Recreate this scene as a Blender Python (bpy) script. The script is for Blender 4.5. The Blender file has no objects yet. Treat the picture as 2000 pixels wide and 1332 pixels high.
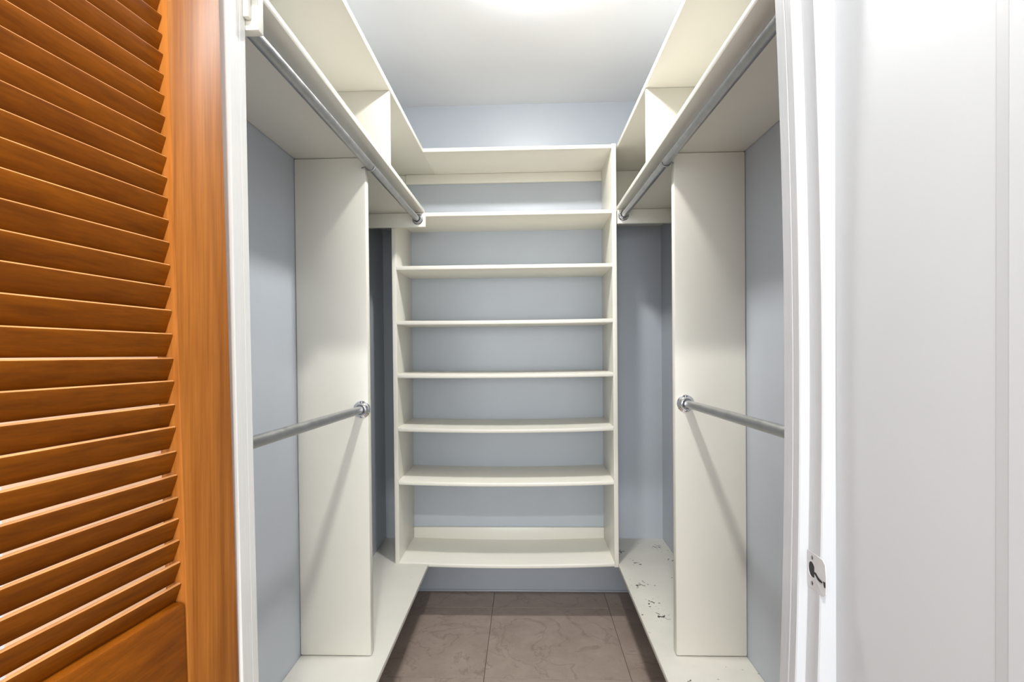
import bpy, bmesh, math, random
from mathutils import Vector, Matrix

random.seed(7)
S = bpy.context.scene
COL = S.collection
H = 1.381                      # camera height above the floor; heights below are given relative to the lens

# ------------------------------------------------------------------ camera
cam_d = bpy.data.cameras.new('camera')
cam = bpy.data.objects.new('camera', cam_d)
COL.objects.link(cam)
FPX, YAW, PITCH, ROLL, PX, PY = 1058.8256, -0.0344, -0.0115, -0.0093, -10.2025, 22.0303
cy, sy, cp, sp, cr, sr = (math.cos(YAW), math.sin(YAW), math.cos(PITCH), math.sin(PITCH), math.cos(ROLL), math.sin(ROLL))
A0 = Matrix(((1, 0, 0), (0, 0, -1), (0, 1, 0)))
Ry = Matrix(((cy, 0, -sy), (0, 1, 0), (sy, 0, cy)))
Rx = Matrix(((1, 0, 0), (0, cp, sp), (0, -sp, cp)))
Rz = Matrix(((cr, -sr, 0), (sr, cr, 0), (0, 0, 1)))
M = Rz @ Rx @ Ry @ A0
rot = Matrix((M[0], -Vector(M[1]), -Vector(M[2]))).transposed()
cam.matrix_world = Matrix.Translation((0, 0, H)) @ rot.to_4x4()
cam_d.sensor_width = 36
cam_d.lens = FPX / 2000 * 36
cam_d.shift_x = -PX / 2000
cam_d.shift_y = PY / 2000
cam_d.clip_start = 0.02
S.camera = cam

# ------------------------------------------------------------------ world, lights, exposure
W = bpy.data.worlds.new('world')
S.world = W
W.use_nodes = True
W.node_tree.nodes['Background'].inputs[0].default_value = (0.96, 0.985, 1.03, 1)
W.node_tree.nodes['Background'].inputs[1].default_value = 1.5
HALL_LAMP = (-0.06, -0.35, 1.40)
HALL_LAMP_E = 39.0
# added soft fill behind the camera to lift the shelves; no window there
fill_d = bpy.data.lights.new('fill_light', 'AREA')
fill_d.shape = 'RECTANGLE'; fill_d.size = 1.9; fill_d.size_y = 1.7
fill_d.energy = 105.0
fill_d.color = (0.95, 0.98, 1.0)
fill = bpy.data.objects.new('fill_light', fill_d)
COL.objects.link(fill)
fill.location = (-0.1, -3.7, H + 0.15)
fill.rotation_euler = (math.radians(90), 0, 0)
CLOSET_LAMP = (0.045, 1.90, 1.3467)
CLOSET_LAMP_E = 24.0
S.view_settings.view_transform = 'Standard'
S.view_settings.look = 'None'
S.view_settings.gamma = 1
S.view_settings.exposure = 0.0
S.view_settings.use_curve_mapping = False

# ------------------------------------------------------------------ materials
def new_mat(name):
    m = bpy.data.materials.new(name)
    m.use_nodes = True
    nt = m.node_tree
    return m, nt, nt.nodes['Principled BSDF']

def nd(nt, t, **kw):
    n = nt.nodes.new(t)
    for k, v in kw.items():
        setattr(n, k, v)
    return n

def ramp(nt, stops):
    r = nd(nt, 'ShaderNodeValToRGB')
    e = r.color_ramp.elements
    while len(e) < len(stops):
        e.new(0.5)
    for i, (p, c) in enumerate(stops):
        e[i].position = p
        e[i].color = (*c, 1) if len(c) == 3 else c
    return r

def mix(nt, a, b, fac, mode='MIX'):
    n = nd(nt, 'ShaderNodeMix', data_type='RGBA', blend_type=mode)
    for sock, v in ((n.inputs[0], fac), (n.inputs[6], a), (n.inputs[7], b)):
        if isinstance(v, (int, float)):
            sock.default_value = v
        elif isinstance(v, tuple):
            sock.default_value = (*v, 1)
        else:
            nt.links.new(v, sock)
    return n.outputs[2]

def coords(nt, scale=(1, 1, 1), rnd=0.0):
    tc = nd(nt, 'ShaderNodeTexCoord')
    mp = nd(nt, 'ShaderNodeMapping')
    mp.inputs['Scale'].default_value = scale
    nt.links.new(tc.outputs['Object'], mp.inputs['Vector'])
    if rnd:
        oi = nd(nt, 'ShaderNodeObjectInfo')
        cx = nd(nt, 'ShaderNodeMath', operation='MULTIPLY')
        cx.inputs[1].default_value = rnd
        nt.links.new(oi.outputs['Random'], cx.inputs[0])
        nt.links.new(cx.outputs[0], mp.inputs['Location'])
    return mp.outputs['Vector']

def noise(nt, vec, scale, detail=4, rough=0.55, dist=0.0):
    n = nd(nt, 'ShaderNodeTexNoise')
    n.inputs['Scale'].default_value = scale
    n.inputs['Detail'].default_value = detail
    n.inputs['Roughness'].default_value = rough
    n.inputs['Distortion'].default_value = dist
    nt.links.new(vec, n.inputs['Vector'])
    return n.outputs['Fac']

def bump(nt, bsdf, h, strength, dist=0.002):
    b = nd(nt, 'ShaderNodeBump')
    b.inputs['Strength'].default_value = strength
    b.inputs['Distance'].default_value = dist
    nt.links.new(h, b.inputs['Height'])
    nt.links.new(b.outputs[0], bsdf.inputs['Normal'])

def paint(name, col, rough=0.4, var=0.04, grain=(60, 60, 60), bstr=0.15, dirt=None, spec=0.5):
    m, nt, b = new_mat(name)
    v = coords(nt)
    n1 = noise(nt, v, 2.2, 3)
    r = ramp(nt, [(0.3, tuple(c * (1 - var) for c in col)), (0.7, tuple(min(1, c * (1 + var)) for c in col))])
    nt.links.new(n1, r.inputs[0])
    out = r.outputs[0]
    if dirt:
        n3 = noise(nt, v, dirt[1], 6, 0.7)
        r3 = ramp(nt, [(dirt[2], (0, 0, 0)), (dirt[2] + 0.12, (1, 1, 1))])
        nt.links.new(n3, r3.inputs[0])
        out = mix(nt, out, dirt[0], r3.outputs[0])
    nt.links.new(out, b.inputs['Base Color'])
    b.inputs['Roughness'].default_value = rough
    b.inputs['Specular IOR Level'].default_value = spec
    v2 = coords(nt, grain)
    bump(nt, b, noise(nt, v2, 1.0, 3), bstr)
    return m

CREAM = (0.80, 0.775, 0.69)
M_cream = paint('cream_paint', CREAM, 0.33, 0.02, (9, 9, 60), 0.10)
M_cream_h = paint('cream_paint_shelf', CREAM, 0.33, 0.02, (60, 9, 20), 0.10)
M_wall = paint('blue_grey_paint', (0.485, 0.525, 0.578), 0.36, 0.03, (25, 25, 25), 0.12)
M_ceil = paint('ceiling_paint', (0.85, 0.86, 0.885), 0.6, 0.01, (40, 40, 40), 0.05)
M_hall = paint('hall_wall_paint', (0.63, 0.66, 0.675), 0.45, 0.015, (14, 14, 14), 0.12,
               dirt=((0.60, 0.61, 0.62), 7.0, 0.74))
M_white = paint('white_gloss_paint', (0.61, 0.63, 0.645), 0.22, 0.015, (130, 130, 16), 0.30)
M_jamb = paint('cream_gloss_paint', (0.75, 0.745, 0.715), 0.22, 0.015, (130, 130, 16), 0.30)
M_dust = paint('worn_cream_paint', (0.69, 0.67, 0.61), 0.45, 0.05, (30, 30, 30), 0.15,
               dirt=((0.42, 0.40, 0.35), 26.0, 0.665))

# bench paint with real chips through to the dark board
def chipped():
    m, nt, b = new_mat('chipped_cream_paint')
    tc = nd(nt, 'ShaderNodeTexCoord')
    vec = tc.outputs['Object']
    base = ramp(nt, [(0.3, (0.62, 0.60, 0.54)), (0.7, (0.69, 0.67, 0.60))])
    nt.links.new(noise(nt, vec, 6, 5), base.inputs[0])
    dr = ramp(nt, [(0.66, (0, 0, 0)), (0.76, (1, 1, 1))])
    nt.links.new(noise(nt, vec, 30, 6, 0.7), dr.inputs[0])
    col = mix(nt, base.outputs[0], (0.45, 0.42, 0.37), dr.outputs[0])
    total = None
    for (x, y, r) in CHIPS:
        d = nd(nt, 'ShaderNodeVectorMath', operation='DISTANCE')
        d.inputs[1].default_value = (x, y, 0.0)
        nt.links.new(vec, d.inputs[0])
        mr = nd(nt, 'ShaderNodeMapRange')
        mr.inputs['From Min'].default_value = r
        mr.inputs['From Max'].default_value = r * 0.2
        nt.links.new(d.outputs['Value'], mr.inputs['Value'])
        if total is None:
            total = mr.outputs[0]
        else:
            mx = nd(nt, 'ShaderNodeMath', operation='MAXIMUM')
            nt.links.new(total, mx.inputs[0])
            nt.links.new(mr.outputs[0], mx.inputs[1])
            total = mx.outputs[0]
    n = noise(nt, vec, 60, 2, 0.5)
    mu = nd(nt, 'ShaderNodeMath', operation='MULTIPLY_ADD')
    mu.inputs[1].default_value = 0.17
    nt.links.new(total, mu.inputs[0])
    nt.links.new(n, mu.inputs[2])
    th = ramp(nt, [(0.725, (0, 0, 0)), (0.745, (1, 1, 1))])
    nt.links.new(mu.outputs[0], th.inputs[0])
    col = mix(nt, col, (0.055, 0.045, 0.035), th.outputs[0])
    nt.links.new(col, b.inputs['Base Color'])
    b.inputs['Roughness'].default_value = 0.45
    return m

# chip clusters as (x, y, radius) from the bench's own origin
CHIPS = [(0.03, 2.83, .07), (0.09, 2.70, .05), (0.07, 2.45, .08), (0.075, 2.27, .06), (0.085, 2.16, .06),
         (0.25, 2.90, .07), (0.28, 2.72, .04), (0.07, 1.72, .06), (0.11, 1.63, .06), (0.20, 1.5, .05)]
M_chip = chipped()

def wood(name, along, dark, light, rnd=31.0):
    m, nt, b = new_mat(name)
    sc = [55, 55, 55]
    sc[along] = 2.2
    v = coords(nt, tuple(sc), rnd)
    n1 = noise(nt, v, 1.0, 5, 0.6, 0.4)
    r = ramp(nt, [(0.28, dark), (0.72, light)])
    nt.links.new(n1, r.inputs[0])
    sc2 = [260, 260, 260]
    sc2[along] = 5
    n2 = noise(nt, coords(nt, tuple(sc2), rnd), 1.0, 3, 0.6)
    r2 = ramp(nt, [(0.35, (0.80, 0.78, 0.74)), (0.6, (1, 1, 1))])
    nt.links.new(n2, r2.inputs[0])
    c = mix(nt, r.outputs[0], r2.outputs[0], 0.8, 'MULTIPLY')
    n4 = noise(nt, coords(nt, (3, 3, 3), rnd), 1.0, 3)
    r4 = ramp(nt, [(0.3, (0.86, 0.83, 0.8)), (0.7, (1.06, 1.05, 1.04))])
    nt.links.new(n4, r4.inputs[0])
    c = mix(nt, c, r4.outputs[0], 1.0, 'MULTIPLY')
    nt.links.new(c, b.inputs['Base Color'])
    b.inputs['Roughness'].default_value = 0.5
    b.inputs['Specular IOR Level'].default_value = 0.14
    bump(nt, b, n2, 0.05, 0.001)
    return m

WD, WL = (0.275, 0.084, 0.010), (0.47, 0.170, 0.030)
M_wood_v = wood('varnished_wood_upright', 2, WD, WL)
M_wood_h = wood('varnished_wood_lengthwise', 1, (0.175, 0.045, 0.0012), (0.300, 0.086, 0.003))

M_wood_edge = wood('pale_edge_highlight', 1, (0.50, 0.22, 0.07), (0.72, 0.36, 0.14))  # paler wood paints the lit highlight along the slats' top edges

def metal(name, col, rough, spots=None):
    m, nt, b = new_mat(name)
    v = coords(nt)
    n = noise(nt, v, 30, 4)
    r = ramp(nt, [(0.3, tuple(c * 0.75 for c in col)), (0.7, col)])
    nt.links.new(n, r.inputs[0])
    out = r.outputs[0]
    if spots:
        n3 = noise(nt, v, spots, 2)
        r3 = ramp(nt, [(0.52, (0, 0, 0)), (0.58, (1, 1, 1))])
        nt.links.new(n3, r3.inputs[0])
        out = mix(nt, out, (0.05, 0.045, 0.04), r3.outputs[0])
    nt.links.new(out, b.inputs['Base Color'])
    b.inputs['Metallic'].default_value = 1.0
    rr = ramp(nt, [(0.3, (rough * 0.8,) * 3), (0.7, (min(1, rough * 1.3),) * 3)])
    nt.links.new(n, rr.inputs[0])
    nt.links.new(rr.outputs[0], b.inputs['Roughness'])
    return m

M_rod = metal('galvanised_steel', (0.47, 0.475, 0.485), 0.36)
M_chrome = metal('chrome', (0.86, 0.86, 0.88), 0.12)
M_pitted = metal('pitted_chrome', (0.80, 0.80, 0.80), 0.25, 260)
M_dull = metal('tarnished_chrome', (0.45, 0.45, 0.48), 0.25)

def plain(name, col, rough=0.5, metallic=0.0):
    m, nt, b = new_mat(name)
    n = noise(nt, coords(nt), 40, 2)
    r = ramp(nt, [(0.3, tuple(c * 0.92 for c in col)), (0.7, col)])
    nt.links.new(n, r.inputs[0])
    nt.links.new(r.outputs[0], b.inputs['Base Color'])
    b.inputs['Roughness'].default_value = rough
    b.inputs['Metallic'].default_value = metallic
    return m

M_black = plain('dark_recess', (0.012, 0.012, 0.012), 0.6)
M_grout = plain('grout', (0.10, 0.075, 0.055), 0.9)
M_plate = plain('painted_steel', (0.66, 0.66, 0.66), 0.32)

def tile_mat():
    m, nt, b = new_mat('brown_marbled_tile')
    v = coords(nt, (1, 1, 1), 17.0)
    base = ramp(nt, [(0.3, (0.30, 0.236, 0.198)), (0.7, (0.385, 0.312, 0.266))])
    nt.links.new(noise(nt, v, 7, 8, 0.7), base.inputs[0])
    w = nd(nt, 'ShaderNodeTexNoise')
    w.inputs['Scale'].default_value = 3.2
    w.inputs['Detail'].default_value = 5
    w.inputs['Distortion'].default_value = 1.2
    nt.links.new(v, w.inputs['Vector'])
    vr = ramp(nt, [(0.485, (1, 1, 1)), (0.5, (0.72, 0.70, 0.68)), (0.515, (1, 1, 1))])
    nt.links.new(w.outputs['Fac'], vr.inputs[0])
    w2 = noise(nt, v, 9.0, 5, 0.6, 1.0)
    vr2 = ramp(nt, [(0.49, (1, 1, 1)), (0.5, (0.84, 0.82, 0.80)), (0.51, (1, 1, 1))])
    nt.links.new(w2, vr2.inputs[0])
    c = mix(nt, base.outputs[0], vr.outputs[0], 0.8, 'MULTIPLY')
    c = mix(nt, c, vr2.outputs[0], 0.8, 'MULTIPLY')
    nt.links.new(c, b.inputs['Base Color'])
    b.inputs['Roughness'].default_value = 0.38
    b.inputs['Specular IOR Level'].default_value = 0.35
    return m
M_tile = tile_mat()

def lamp_mat(name, strength, col=(1, 0.985, 0.96)):
    m, nt, b = new_mat(name)
    b.inputs['Base Color'].default_value = (0.9, 0.9, 0.9, 1)
    b.inputs['Emission Color'].default_value = (*col, 1)
    b.inputs['Emission Strength'].default_value = strength
    return m

# ------------------------------------------------------------------ helpers (coordinates: x right, y into the closet, z from lens height)
def bm_new():
    return bmesh.new()

def box(bm, x0, x1, y0, y1, z0, z1, bev=0.0, seg=2):
    vs = [bm.verts.new((x, y, z)) for z in (z0, z1) for y in (y0, y1) for x in (x0, x1)]
    fs = [(0, 2, 3, 1), (4, 5, 7, 6), (0, 1, 5, 4), (2, 6, 7, 3), (0, 4, 6, 2), (1, 3, 7, 5)]
    faces = [bm.faces.new([vs[i] for i in f]) for f in fs]
    if bev:
        es = list({e for f in faces for e in f.edges})
        bmesh.ops.bevel(bm, geom=es, offset=bev, segments=seg, affect='EDGES', profile=0.5)

def obj(name, bm, mat, base=(0, 0, 0), parent=None, smooth=False):
    """verts of bm are in lens-relative world coordinates; base is the thing's origin in the same frame"""
    bmesh.ops.recalc_face_normals(bm, faces=bm.faces[:])
    me = bpy.data.meshes.new(name)
    off = Vector(base)
    for v in bm.verts:
        v.co -= off
    bm.to_mesh(me)
    bm.free()
    if smooth:
        for p in me.polygons:
            p.use_smooth = True
        try:
            me.set_sharp_from_angle(angle=math.radians(35))
        except Exception:
            pass
    me.materials.append(mat)
    o = bpy.data.objects.new(name, me)
    COL.objects.link(o)
    if parent is None:
        o.location = (base[0], base[1], base[2] + H)
    else:
        o.parent = parent
    return o

def thing(name, base, label, cat, group=None):
    o = bpy.data.objects.new(name, None)
    o.empty_display_size = 0.05
    COL.objects.link(o)
    o.location = (base[0], base[1], base[2] + H)
    tag(o, label, cat, group)
    return o

def tag(o, label=None, cat=None, group=None, kind=None):
    if label: o['label'] = label
    if cat: o['category'] = cat
    if group: o['group'] = group
    if kind: o['kind'] = kind
    return o

def boxpart(name, mat, base, parent, *b, bev=0.0025, seg=2):
    bm = bm_new()
    box(bm, *b, bev=bev, seg=seg)
    return obj(name, bm, mat, base, parent, smooth=bev > 0)

def tube(bm, a, b, r, n=24, cap=True):
    a, b = Vector(a), Vector(b)
    d = (b - a).normalized()
    u = d.orthogonal().normalized()
    w = d.cross(u)
    rings = []
    for p in (a, b):
        rings.append([bm.verts.new(p + (u * math.cos(t) + w * math.sin(t)) * r) for t in [2 * math.pi * k / n for k in range(n)]])
    for k in range(n):
        bm.faces.new((rings[0][k], rings[0][(k + 1) % n], rings[1][(k + 1) % n], rings[1][k]))
    if cap:
        bm.faces.new(rings[0][::-1])
        bm.faces.new(rings[1])

def lathe(bm, c, axis, prof, n=32):
    """prof: list of (radius, distance along axis)"""
    c, d = Vector(c), Vector(axis).normalized()
    u = d.orthogonal().normalized()
    w = d.cross(u)
    rings = []
    for r, h in prof:
        if r < 1e-6:
            rings.append([bm.verts.new(c + d * h)])
        else:
            rings.append([bm.verts.new(c + d * h + (u * math.cos(t) + w * math.sin(t)) * r)
                          for t in [2 * math.pi * k / n for k in range(n)]])
    for r0, r1 in zip(rings, rings[1:]):
        for k in range(n):
            k2 = (k + 1) % n
            if len(r0) == 1:
                bm.faces.new((r0[0], r1[k], r1[k2]))
            elif len(r1) == 1:
                bm.faces.new((r0[k], r1[0], r0[k2]))
            else:
                bm.faces.new((r0[k], r0[k2], r1[k2], r1[k]))

# ------------------------------------------------------------------ the room
XL, XR, YB, ZF, ZC = -0.7983, 0.7558, 3.0367, -1.381, 1.3467
YFI, YFO = 0.95, 0.857           # closet side and hall side of the front wall
HEAD = 0.67                      # door head height
HXL, HXR, HZC, HY0 = -0.788, 0.480, 1.50, -4.0

def struct(name, bm, mat, label=None, cat=None, smooth=False):
    o = obj(name, bm, mat, (0, 0, 0), None, smooth)
    return tag(o, label, cat, None, 'structure')

# floor: a screed with separate tiles
bm = bm_new(); box(bm, -2.6, 2.4, HY0, YB + .1, ZF - .06, ZF - .004)
floor = struct('floor', bm, M_grout, 'brown marbled tile floor with thin dark joints', 'floor')
TX, TY, TW = -0.1845, 2.8454, 0.61
for i in range(-4, 5):
    for j in range(-11, 2):
        x0, x1 = TX + i * TW, TX + (i + 1) * TW
        y0, y1 = TY + (j - 1) * TW, TY + j * TW
        lo, hi = (XL, XR) if (y0 + y1) / 2 > 0.9 else (-2.6, 2.4)
        x0, x1, y0, y1 = max(x0, lo), min(x1, hi), max(y0, HY0), min(y1, YB)
        if x1 - x0 < .03 or y1 - y0 < .03:
            continue
        bm = bm_new()
        g = .0011
        c = Vector(((x0 + x1) / 2, (y0 + y1) / 2, ZF))
        box(bm, x0 + g, x1 - g, y0 + g, y1 - g, ZF - .010, ZF, bev=.0008, seg=1)
        t = obj('floor_tile', bm, M_tile, tuple(c), floor)
        t.location = c
# (tiles are children of the floor, whose origin lies at lens height)

bm = bm_new(); box(bm, XL - .1, XR + .1, YFI, YB + .1, ZC, ZC + .1)
struct('ceiling', bm, M_ceil, 'plain white closet ceiling lit by a lamp', 'ceiling')
bm = bm_new(); box(bm, XL - .1, XR + .1, YB, YB + .1, ZF - .06, ZC)
struct('wall_back', bm, M_wall, 'blue grey painted wall behind the open shelves', 'wall')
bm = bm_new(); box(bm, XL - .1, XL, YFI, YB, ZF - .06, ZC)
struct('wall_left', bm, M_wall, 'blue grey painted wall behind the left hanging rods', 'wall')
bm = bm_new(); box(bm, XR, XR + .1, YFI, YB, ZF - .06, ZC)
struct('wall_right', bm, M_wall, 'blue grey painted wall behind the right hanging rods', 'wall')
# front wall with the doorway
bm = bm_new()
box(bm, -2.6, -.53, YFO, YFI, ZF - .06, HZC + .02)
box(bm, .487, 1.0, YFO, YFI, ZF - .06, HZC + .02)
box(bm, -.53, .487, YFO, YFI, HEAD + .02, HZC + .02)
struct('wall_front', bm, M_hall, 'white painted wall around the closet doorway', 'wall')
# hall
bm = bm_new(); box(bm, HXR, HXR + .1, .30, YFO, ZF - .06, HZC)
struct('wall_hall_right', bm, M_hall, 'scuffed white hall wall right of the doorway', 'wall')
bm = bm_new(); box(bm, -2.6, 2.4, HY0, YFO, HZC, HZC + .1)
struct('ceiling_hall', bm, M_ceil, 'white hall ceiling in front of the closet', 'ceiling')

# swept vertical mouldings: a profile in (x, y) carried up in z with a slight bow
def sweep(bm, prof, z0, z1, bow, n=24):
    rings = []
    for k in range(n + 1):
        z = z0 + (z1 - z0) * k / n
        rings.append([bm.verts.new((x + bow(z, x), y, z)) for x, y in prof])
    m = len(prof)
    for a, b in zip(rings, rings[1:]):
        for i in range(m):
            j = (i + 1) % m
            bm.faces.new((a[i], a[j], b[j], b[i]))
    bm.faces.new(rings[0][::-1])
    bm.faces.new(rings[-1])

def bow_r(z, x):
    return -.034 * min(1.0, (z + .05) ** 2) if x < .4845 else 0.0
def bow_l(z, x):
    return (-.0064 * z + .004 * z * z) if x > -.515 else 0.0

# right jamb: stop with a bead, rebate for the door, square edge towards the hall
prof = [(.4870, .9500), (.4470, .9500), (.4449, .9480), (.4449, .9195), (.4462, .9185), (.4462, .9165), (.4449, .9155),
        (.4449, .8975), (.4466, .8955), (.4590, .8955), (.4602, .8945), (.4602, .8590), (.4620, .8570), (.4790, .8555), (.4798, .8570), (.4870, .8570)]
bm = bm_new(); sweep(bm, prof, ZF, HEAD, bow_r)
jamb_r = struct('trim_1', bm, M_white, 'glossy white right door jamb with strike plate', 'door jamb')
prof = [(-.53, .9500), (-.4900, .9500), (-.4878, .9480), (-.4878, .9300), (-.4884, .9290), (-.4878, .9280), (-.4878, .8970), (-.4890, .8950), (-.5235, .8950), (-.5235, .8570), (-.53, .8570)]
bm = bm_new(); sweep(bm, prof, ZF, HEAD, bow_l)
struct('trim_2', bm, M_jamb, 'glossy off-white left door jamb beside the louvered door', 'door jamb')
bm = bm_new()
box(bm, -.53, .487, .857, .95, HEAD, HEAD + .02)
box(bm, -.4878, .43, .893, .95, HEAD - .014, HEAD)
struct('trim_3', bm, M_white, 'white head of the closet door frame', 'door frame')
# casing of the next doorway along the hall wall (right edge of the picture)
prof = [(.4805, .5700), (.4792, .5690), (.4765, .5525), (.4756, .5500), (.4756, .47), (.4756, .31), (.4800, .301), (.4805, .301)]
bm = bm_new(); sweep(bm, prof, ZF, HZC, lambda z, x: 0.0, 4)
struct('trim_4', bm, M_hall, 'white moulded casing at the far right on the hall wall', 'trim')
# added board behind the louvers; its peach colour stands for warm bounced light
M_pale = paint('peach_bounce_tint', (0.80, 0.50, 0.30), 0.4, 0.03, (60, 60, 9), 0.10)
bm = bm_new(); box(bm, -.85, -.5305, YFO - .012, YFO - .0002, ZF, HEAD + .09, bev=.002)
struct('tint_board', bm, M_pale, 'added peach board behind the louvered door, tinted for bounced light', 'trim', smooth=True)
# little bead where the back wall meets the floor
bm = bm_new(); box(bm, XL, XR, YB - .008, YB, ZF, ZF + .010, bev=.003, seg=2)
struct('baseboard_back', bm, M_wall, 'thin bead along the foot of the back wall', 'baseboard', smooth=True)

# strike plate on the jamb, a part of trim_1
def strike():
    zc, bo = -.3635, bow_r(-.3635, 0)
    X = .4602 + bo
    # plate outline in (y, z) with the latch hole cut out
    y0, y1, h = .8943, .8430, .0290
    out = [(y0, zc - h + .004), (y0, zc + h - .002), (y0 - .003, zc + h), (y1 + .008, zc + h - .001), (y1 + .002, zc + h - .007), (y1, zc + .004),
           (y1 - .0005, zc - .006), (y1 + .001, zc - h + .006), (y1 + .006, zc - h), (y0 - .004, zc - h)]
    hole = []
    for k in range(20):
        t = 2 * math.pi * k / 20
        yy, zz = .8815 + .0105 * math.cos(t), zc + .0010 + .0125 * math.sin(t)
        if math.cos(t) < -.45 and math.sin(t) < .35:
            yy = .8815 - .0088
        hole.append((yy, zz))
    bm = bm_new()
    def place(y, z, up):
        lip = max(0.0, .8585 - y)
        return (X - up + lip * .10, y, z)
    eo, ei = [], []
    vo = [bm.verts.new(place(y, z, .0016)) for y, z in out]
    vi = [bm.verts.new(place(y, z, .0016)) for y, z in hole]
    es = [bm.edges.new((vo[i], vo[(i + 1) % len(vo)])) for i in range(len(vo))]
    es += [bm.edges.new((vi[i], vi[(i + 1) % len(vi)])) for i in range(len(vi))]
    bmesh.ops.triangle_fill(bm, edges=es, use_beauty=True)
    faces = bm.faces[:]
    ret = bmesh.ops.extrude_face_region(bm, geom=faces)
    for g in ret['geom']:
        if isinstance(g, bmesh.types.BMVert):
            g.co.x += .0014
    p = obj('strike_plate', bm, M_plate, (0, 0, 0), jamb_r)
    p['label'] = 'grey painted metal strike plate with a dark latch hole'
    bm = bm_new()
    vs = [bm.verts.new((X - .0003, y, z)) for y, z in hole]
    bm.faces.new(vs)
    ret = bmesh.ops.extrude_face_region(bm, geom=bm.faces[:])
    for g in ret['geom']:
        if isinstance(g, bmesh.types.BMVert):
            g.co.x += .0002
    obj('latch_hole', bm, M_black, (0, 0, 0), p)
    for dz in (.0205, -.0205):
        bm = bm_new()
        lathe(bm, (X - .0015, .8800, zc + dz), (-1, 0, 0), [(0, .0009), (.0022, .0009), (.0034, .0003), (.0036, 0), (0, -.0001)], 16)
        s = obj('screw', bm, M_dull, (0, 0, 0), p, True)
    # worn track of the latch bolt across the lip
    bm = bm_new()
    pts = [(.8722, -.0010, .0016), (.8680, -.0020, .0024), (.8630, -.0050, .0024), (.8575, -.0068, .0022), (.8510, -.0072, .0010)]
    up, lo = [], []
    for y, dz, hw in pts:
        xx = place(y, 0, .0019)[0]
        up.append(bm.verts.new((xx, y, zc + dz + hw)))
        lo.append(bm.verts.new((xx, y, zc + dz - hw)))
    for i in range(len(pts) - 1):
        bm.faces.new((up[i], up[i + 1], lo[i + 1], lo[i]))
    q = [bm.verts.new((place(y, 0, .0019)[0], y, zc + dz)) for y, dz in ((.8490, -.0045), (.8442, -.0040), (.8436, -.0125), (.8465, -.0130), (.8475, -.0090))]
    bm.faces.new(q)
    ret = bmesh.ops.extrude_face_region(bm, geom=bm.faces[:])
    for g in ret['geom']:
        if isinstance(g, bmesh.types.BMVert):
            g.co.x += .0005
    obj('wear_mark', bm, M_black, (0, 0, 0), p)
strike()

# ------------------------------------------------------------------ lamps
def lamp(name, c, zceil, r, depth, energy, label):
    """flush ceiling lamp: a rim plate and a shallow opal dome that glows"""
    b = (c[0], c[1], zceil)
    t = thing(name, b, label, 'lamp')
    bm = bm_new()
    lathe(bm, b, (0, 0, -1), [(0, 0), (r + .012, 0), (r + .012, .006), (r + .004, .010), (0, .010)], 32)
    obj('lamp_base', bm, M_ceil, b, t, True)
    bm = bm_new()
    prof = [(r * math.cos(k * math.pi / 16), .0102 + depth * math.sin(k * math.pi / 16)) for k in range(8)] + [(0, .0102 + depth)]
    lathe(bm, b, (0, 0, -1), prof, 32)
    obj('glass_dome', bm, lamp_mat(name + '_glow', energy / (math.pi * math.pi * r * r)), b, t, True)
lamp('ceiling_lamp', CLOSET_LAMP, ZC, .07, .030, CLOSET_LAMP_E, 'flat round lamp on the closet ceiling above the shelves')
lamp('hall_lamp', HALL_LAMP, HZC, .055, .045, HALL_LAMP_E, 'round lamp on the hall ceiling before the doorway')

# ------------------------------------------------------------------ centre shelves
YU = 2.6716
UL, UR = -.6585, .4504
SZ = [-1.0828, -.6774, -.4117, -.1437, .1214, .3932, .6551, .9718]
SAG = [.012, .010, .010, .004, .003, 0, 0, 0]
TS = .020
A1, B1 = -.4974, .4562
b0 = ((UL + UR) / 2, YU, SZ[0] - .012)
unit = thing('shelving_unit', b0, 'tall cream open shelving unit built across the back wall', 'shelves')
boxpart('side_panel', M_cream, b0, unit, UL, UL + .022, YU, YB, SZ[0] - .012, .676)
boxpart('side_panel', M_cream, b0, unit, UR - .022, UR, YU, YB, SZ[0] - .012, SZ[7] + .012)
def shelf(x0, x1, ztop, sag, y0=YU):
    bm = bm_new()
    n = 14
    y1 = YB
    r = .004
    # rounded nosing profile in (y, z)
    pr = [(y0 + r, ztop), (y0 + .001, ztop - .0015), (y0, ztop - r), (y0, ztop - TS + r), (y0 + .001, ztop - TS + .0015), (y0 + r, ztop - TS), (y1, ztop - TS), (y1, ztop)]
    rings = []
    for k in range(n + 1):
        t = k / n
        dz = sag * (.33 - (1 - (2 * t - 1) ** 2))
        rings.append([bm.verts.new((x0 + (x1 - x0) * t, y, z + dz)) for y, z in pr])
    for a, c in zip(rings, rings[1:]):
        for i in range(len(pr)):
            j = (i + 1) % len(pr)
            bm.faces.new((a[i], a[j], c[j], c[i]))
    bm.faces.new(rings[0][::-1]); bm.faces.new(rings[-1])
    return obj('shelf', bm, M_cream_h, b0, unit, True)
for i in range(7):
    shelf(UL + .022, UR - .022, SZ[i] + .008, SAG[i], YU - .001)
shelf(A1 + .0003, UR - .022, SZ[7] + .009, 0, YU + .001)
boxpart('top_rail', M_cream_h, b0, unit, -.66, UR - .022, YB - .02, YB, .9079, SZ[7] - .0115)
boxpart('back_rail', M_cream_h, b0, unit, UL + .022, UR - .022, YB - .018, YB, SZ[0] - .004, -1.0145)

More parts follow.
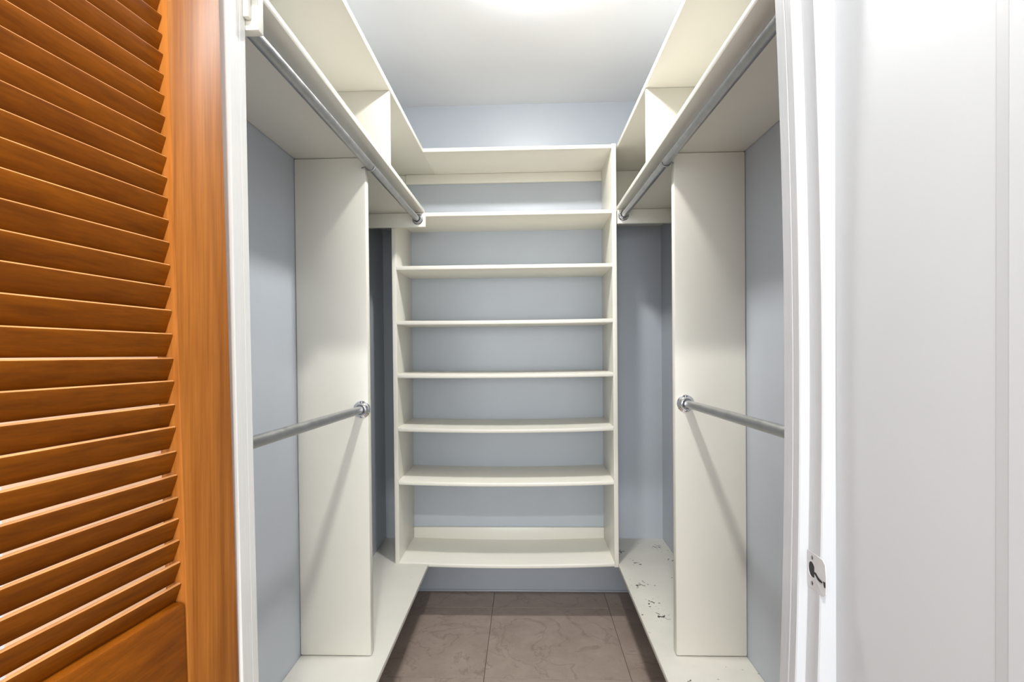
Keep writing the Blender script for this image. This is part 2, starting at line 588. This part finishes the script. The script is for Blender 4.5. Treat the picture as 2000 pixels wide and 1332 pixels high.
# ------------------------------------------------------------------ hanging units left and right
def hanging(side):
    L = side == 'left'
    s = -1 if L else 1
    wall = XL if L else XR
    fe_up = A1 if L else B1           # front edge of the upper shelf
    fe_lo = -.4908 if L else .4503
    yp = 1.8625 if L else 1.8831
    fp = -.547 if L else .513
    yd = 2.0227 if L else 2.056
    zl = .679
    base = (wall, yp, SZ[0])
    t = thing('hanging_unit', base,
              'cream hanging unit along the left wall, with upper shelves, divider and upright panel' if L else
              'cream hanging unit along the right wall, with upper shelves, divider and upright panel', 'wardrobe', 'wall hanging units')
    def bp(name, xa, xb, *r, mat=M_cream, bev=.003):
        boxpart(name, mat, base, t, min(xa, xb), max(xa, xb), *r, bev=bev)
    bp('upper_shelf', wall, fe_up, YFI, YB, SZ[7] - .011, SZ[7] + .009, bev=.0015)
    bp('lower_shelf', wall, fe_lo, YFI, YU - .002, zl - .022, zl - .002, bev=.005)
    bp('shelf_return', wall, UL - .001 if L else UR + .001, YU - .002, YB, zl - .022, zl - .002, bev=0)
    bp('support_panel', wall, fp, yp, yp + .036, SZ[0] + .004, zl - .022, bev=.006)
    bp('divider', wall, fe_up + s * .004, yd, yd + .02, zl - .002, SZ[7] - .011)
    cl = -.4847 if L else .4521
    bp('rod_cleat', wall, cl, YU - .024, YU - .002, .588, zl - .022)
    if L:
        bp('rod_block', wall, -.4683, .952, .974, .5645, zl - .022)
    else:
        bp('rod_block', wall, .470, .952, .974, .5645, zl - .022)
    bp('back_board', wall, -.662 if L else UR + .002, YB - .012, YB, zl - .002, SZ[7] - .011)
    if L:
        bp('block_strip', -.4897, -.4790, .938, .9515, .5805, zl - .022)
    return t
hanging('left'); hanging('right')
# benches along the side walls
ZB = -1.080
def bench(x0, x1, label, mat, inner):
    base = (min(x0, x1), 0, ZB)
    bm = bm_new()
    a, b = min(x0, x1), max(x0, x1)
    # outline (x, y): full width up to the shelving unit, then beside it to the back wall
    if inner < 0:
        o = [(a, YFI), (b, YFI), (b, YU - .003), (UL - .001, YU - .003), (UL - .001, YB), (a, YB)]
    else:
        o = [(a, YFI), (b, YFI), (b, YB), (UR + .001, YB), (UR + .001, YU - .003), (a, YU - .003)]
    lo = [bm.verts.new((x, y, ZB - .02)) for x, y in o]
    hi = [bm.verts.new((x, y, ZB)) for x, y in o]
    n = len(o)
    for i in range(n):
        j = (i + 1) % n
        bm.faces.new((lo[i], lo[j], hi[j], hi[i]))
    bm.faces.new(lo[::-1]); bm.faces.new(hi)
    bmesh.ops.bevel(bm, geom=bm.edges[:], offset=.003, segments=2, affect='EDGES', profile=.5)
    ob = obj('low_shelf', bm, mat, base, None, True)
    tag(ob, label, 'shelf', 'low bench shelves')
    # wall cleat underneath carries it
    wall = a if inner < 0 else b
    boxpart('wall_cleat', M_cream, base, ob, *( (wall, wall + .02) if inner < 0 else (wall - .02, wall)), YFI + .05, YB - .02, ZB - .06, ZB - .021)
    return ob
bench(XL, -.4911, 'low cream shelf along the left wall, smooth paint with faint stains', M_dust, -1)
bench(.4479, XR, 'low cream shelf along the right wall, paint chipped to dark spots', M_chip, 1)

# ------------------------------------------------------------------ rods
def rod(a, b, label, flange_mat, fr, group, cup=.022, hook=None):
    """a: flange end, b: end at the front wall"""
    a, b = Vector(a), Vector(b)
    base = tuple(a)
    t = thing('closet_rod', base, label, 'rod', group)
    d = (b - a).normalized()
    bm = bm_new(); tube(bm, a + d * .004, b, .0135, 28)
    obj('tube', bm, M_rod, base, t, True)
    # socket flange: flat disc, raised cup with an open bore
    bm = bm_new()
    lathe(bm, a, d, [(0, 0), (fr, 0), (fr, .0025), (fr * .93, .005), (fr * .80, .0065), (.0225, .008), (.0215, cup - .002), (.0205, cup), (.0165, cup), (.0158, cup - .003), (.0158, .006), (0, .006)], 40)
    f = obj('flange', bm, flange_mat, base, t, True)
    u = Vector((0, 0, 1))
    for sgn in (1, -1):
        bm = bm_new()
        lathe(bm, a + u * sgn * (fr * .82) + d * .0055, d, [(0, .0026), (.0026, .0026), (.0044, .0014), (.0048, 0), (0, -.001)], 14)
        obj('screw', bm, M_dull, base, f, True)
    if hook:
        hy, hz, hx = hook
        k = (hy - a.y) / (b.y - a.y)
        c = a.lerp(b, k)
        bm = bm_new()
        # half ring under the rod, arms up to the shelf
        pts = []
        for j in range(13):
            ang = math.pi + math.pi * j / 12
            pts.append(Vector((c.x + .0155 * math.cos(ang), c.y, c.z + .0155 * math.sin(ang))))
        for p, q in zip(pts, pts[1:]):
            tube(bm, p, q, .0022, 8)
        e = pts[0] if hx < c.x else pts[-1]
        tube(bm, e, Vector((hx, c.y + .008, e.z - .002)), .0022, 8)
        obj('support_hook', bm, M_rod, base, t, True)
    return t
YC = YU - .024
rod((-.5695, 1.8625, -.2155), (-.5690, .951, -.1915), 'lower grey steel rod on the left, in a bright chrome flange', M_chrome, .030, 'lower hanging rods')
rod((.5490, 1.8831, -.2030), (.5465, .951, -.1825), 'lower grey steel rod on the right, in a bright chrome flange', M_chrome, .030, 'lower hanging rods')
rod((-.5224, YC, .6241), (-.5312, .975, .6195), 'upper grey steel rod on the left under the shelf, in a dark tarnished flange', M_dull, .026, 'upper hanging rods', hook=(1.855, .656, -.560))
rod((.4791, YC, .6265), (.4920, .975, .6200), 'upper grey steel rod on the right under the shelf, in a pitted speckled flange', M_pitted, .026, 'upper hanging rods', hook=(1.876, .656, .513))

# ------------------------------------------------------------------ louvered door
P0 = Vector((-.4838, .87, .0125))
PHI = math.radians(7.03)
D = Vector((-math.sin(PHI), -math.cos(PHI), .0146))     # from the hinge edge to the free edge; the door hangs slightly out of square
U = Vector((.0047, -.0349, 1.0))
N = Vector((math.cos(PHI), -math.sin(PHI), 0))          # face seen from the closet doorway
def dp(s, t, z):                                        # s along the width, t back into the thickness, z height
    return P0 + D * s - N * t + U * (z - P0.z)
DW, ST, DT = .86, .1104, .035
ZT, ZBOT = .650, ZF + .012
base = tuple(dp(0, DT / 2, ZBOT))
door = thing('door_1', base, 'open orange varnished wooden door with tilted louver slats', 'door')
door['kind'] = 'structure'
def door_box(name, s0, s1, t0, t1, z0, z1, mat, bev=.0015):
    bm = bm_new()
    box(bm, s0, s1, t0, t1, z0, z1, bev=bev, seg=2)
    for v in bm.verts:
        v.co = dp(*v.co)
    return obj(name, bm, mat, base, door, True)
door_box('hinge_stile', 0, ST, 0, DT, ZBOT, ZT, M_wood_v)
door_box('free_stile', DW - ST, DW, 0, DT, ZBOT, ZT, M_wood_v)
LR1, LR0 = -.372, -.56
def rail(name, z0, z1):
    door_box(name, ST + .0004, DW - ST - .0004, .001, DT - .001, z0, z1, M_wood_h, .005)
rail('top_rail', .565, ZT - .002)
rail('lock_rail', LR0, LR1)
rail('bottom_rail', ZBOT + .001, ZBOT + .20)
SLZ = [.545, .519, .4928, .4664, .44, .4135, .3852, .3560, .3275, .2994, .2718, .2426, .2136, .1823, .1517, .1196, .0875, .0542, .021,
       -.0136, -.0469, -.08, -.1132, -.1481, -.1825, -.2156, -.2471, -.2795, -.3114, -.3434]
z = LR0 - .012
while z - .036 > ZBOT + .20:
    SLZ.append(z); z -= .0325
TH = math.radians(68)
SW, STK = .0360, .0060
def slat(ztop):
    bm = bm_new()
    ax = Vector((math.cos(TH), -math.sin(TH)))          # (t, z): down and back through the door
    nn = Vector((-math.sin(TH), -math.cos(TH)))         # outward and down
    hw = STK / 2
    prof = []
    # rounded ends
    for c, sgn in ((0.0, -1), (SW, 1)):
        for k in range(5):
            a = math.pi * k / 4
            along = c + sgn * hw * math.sin(a) - sgn * hw
            acr = (math.cos(a) if sgn < 0 else -math.cos(a)) * hw
            prof.append(ax * along + nn * acr)
    t0 = .0098
    n = len(prof)
    s0, s1 = ST + .0005, DW - ST - .0005
    dz = random.uniform(-.0006, .0006)
    rings = []
    for s in (s0, s1):
        rings.append([bm.verts.new(dp(s, t0 + p.x, ztop + dz + p.y)) for p in prof])
    for i in range(n):
        j = (i + 1) % n
        bm.faces.new((rings[0][i], rings[0][j], rings[1][j], rings[1][i]))
    bm.faces.new(rings[0][::-1]); bm.faces.new(rings[1])
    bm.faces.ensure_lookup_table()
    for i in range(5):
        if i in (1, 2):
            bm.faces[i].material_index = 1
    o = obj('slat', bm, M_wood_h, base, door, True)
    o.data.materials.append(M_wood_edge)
for zz in SLZ:
    slat(zz)
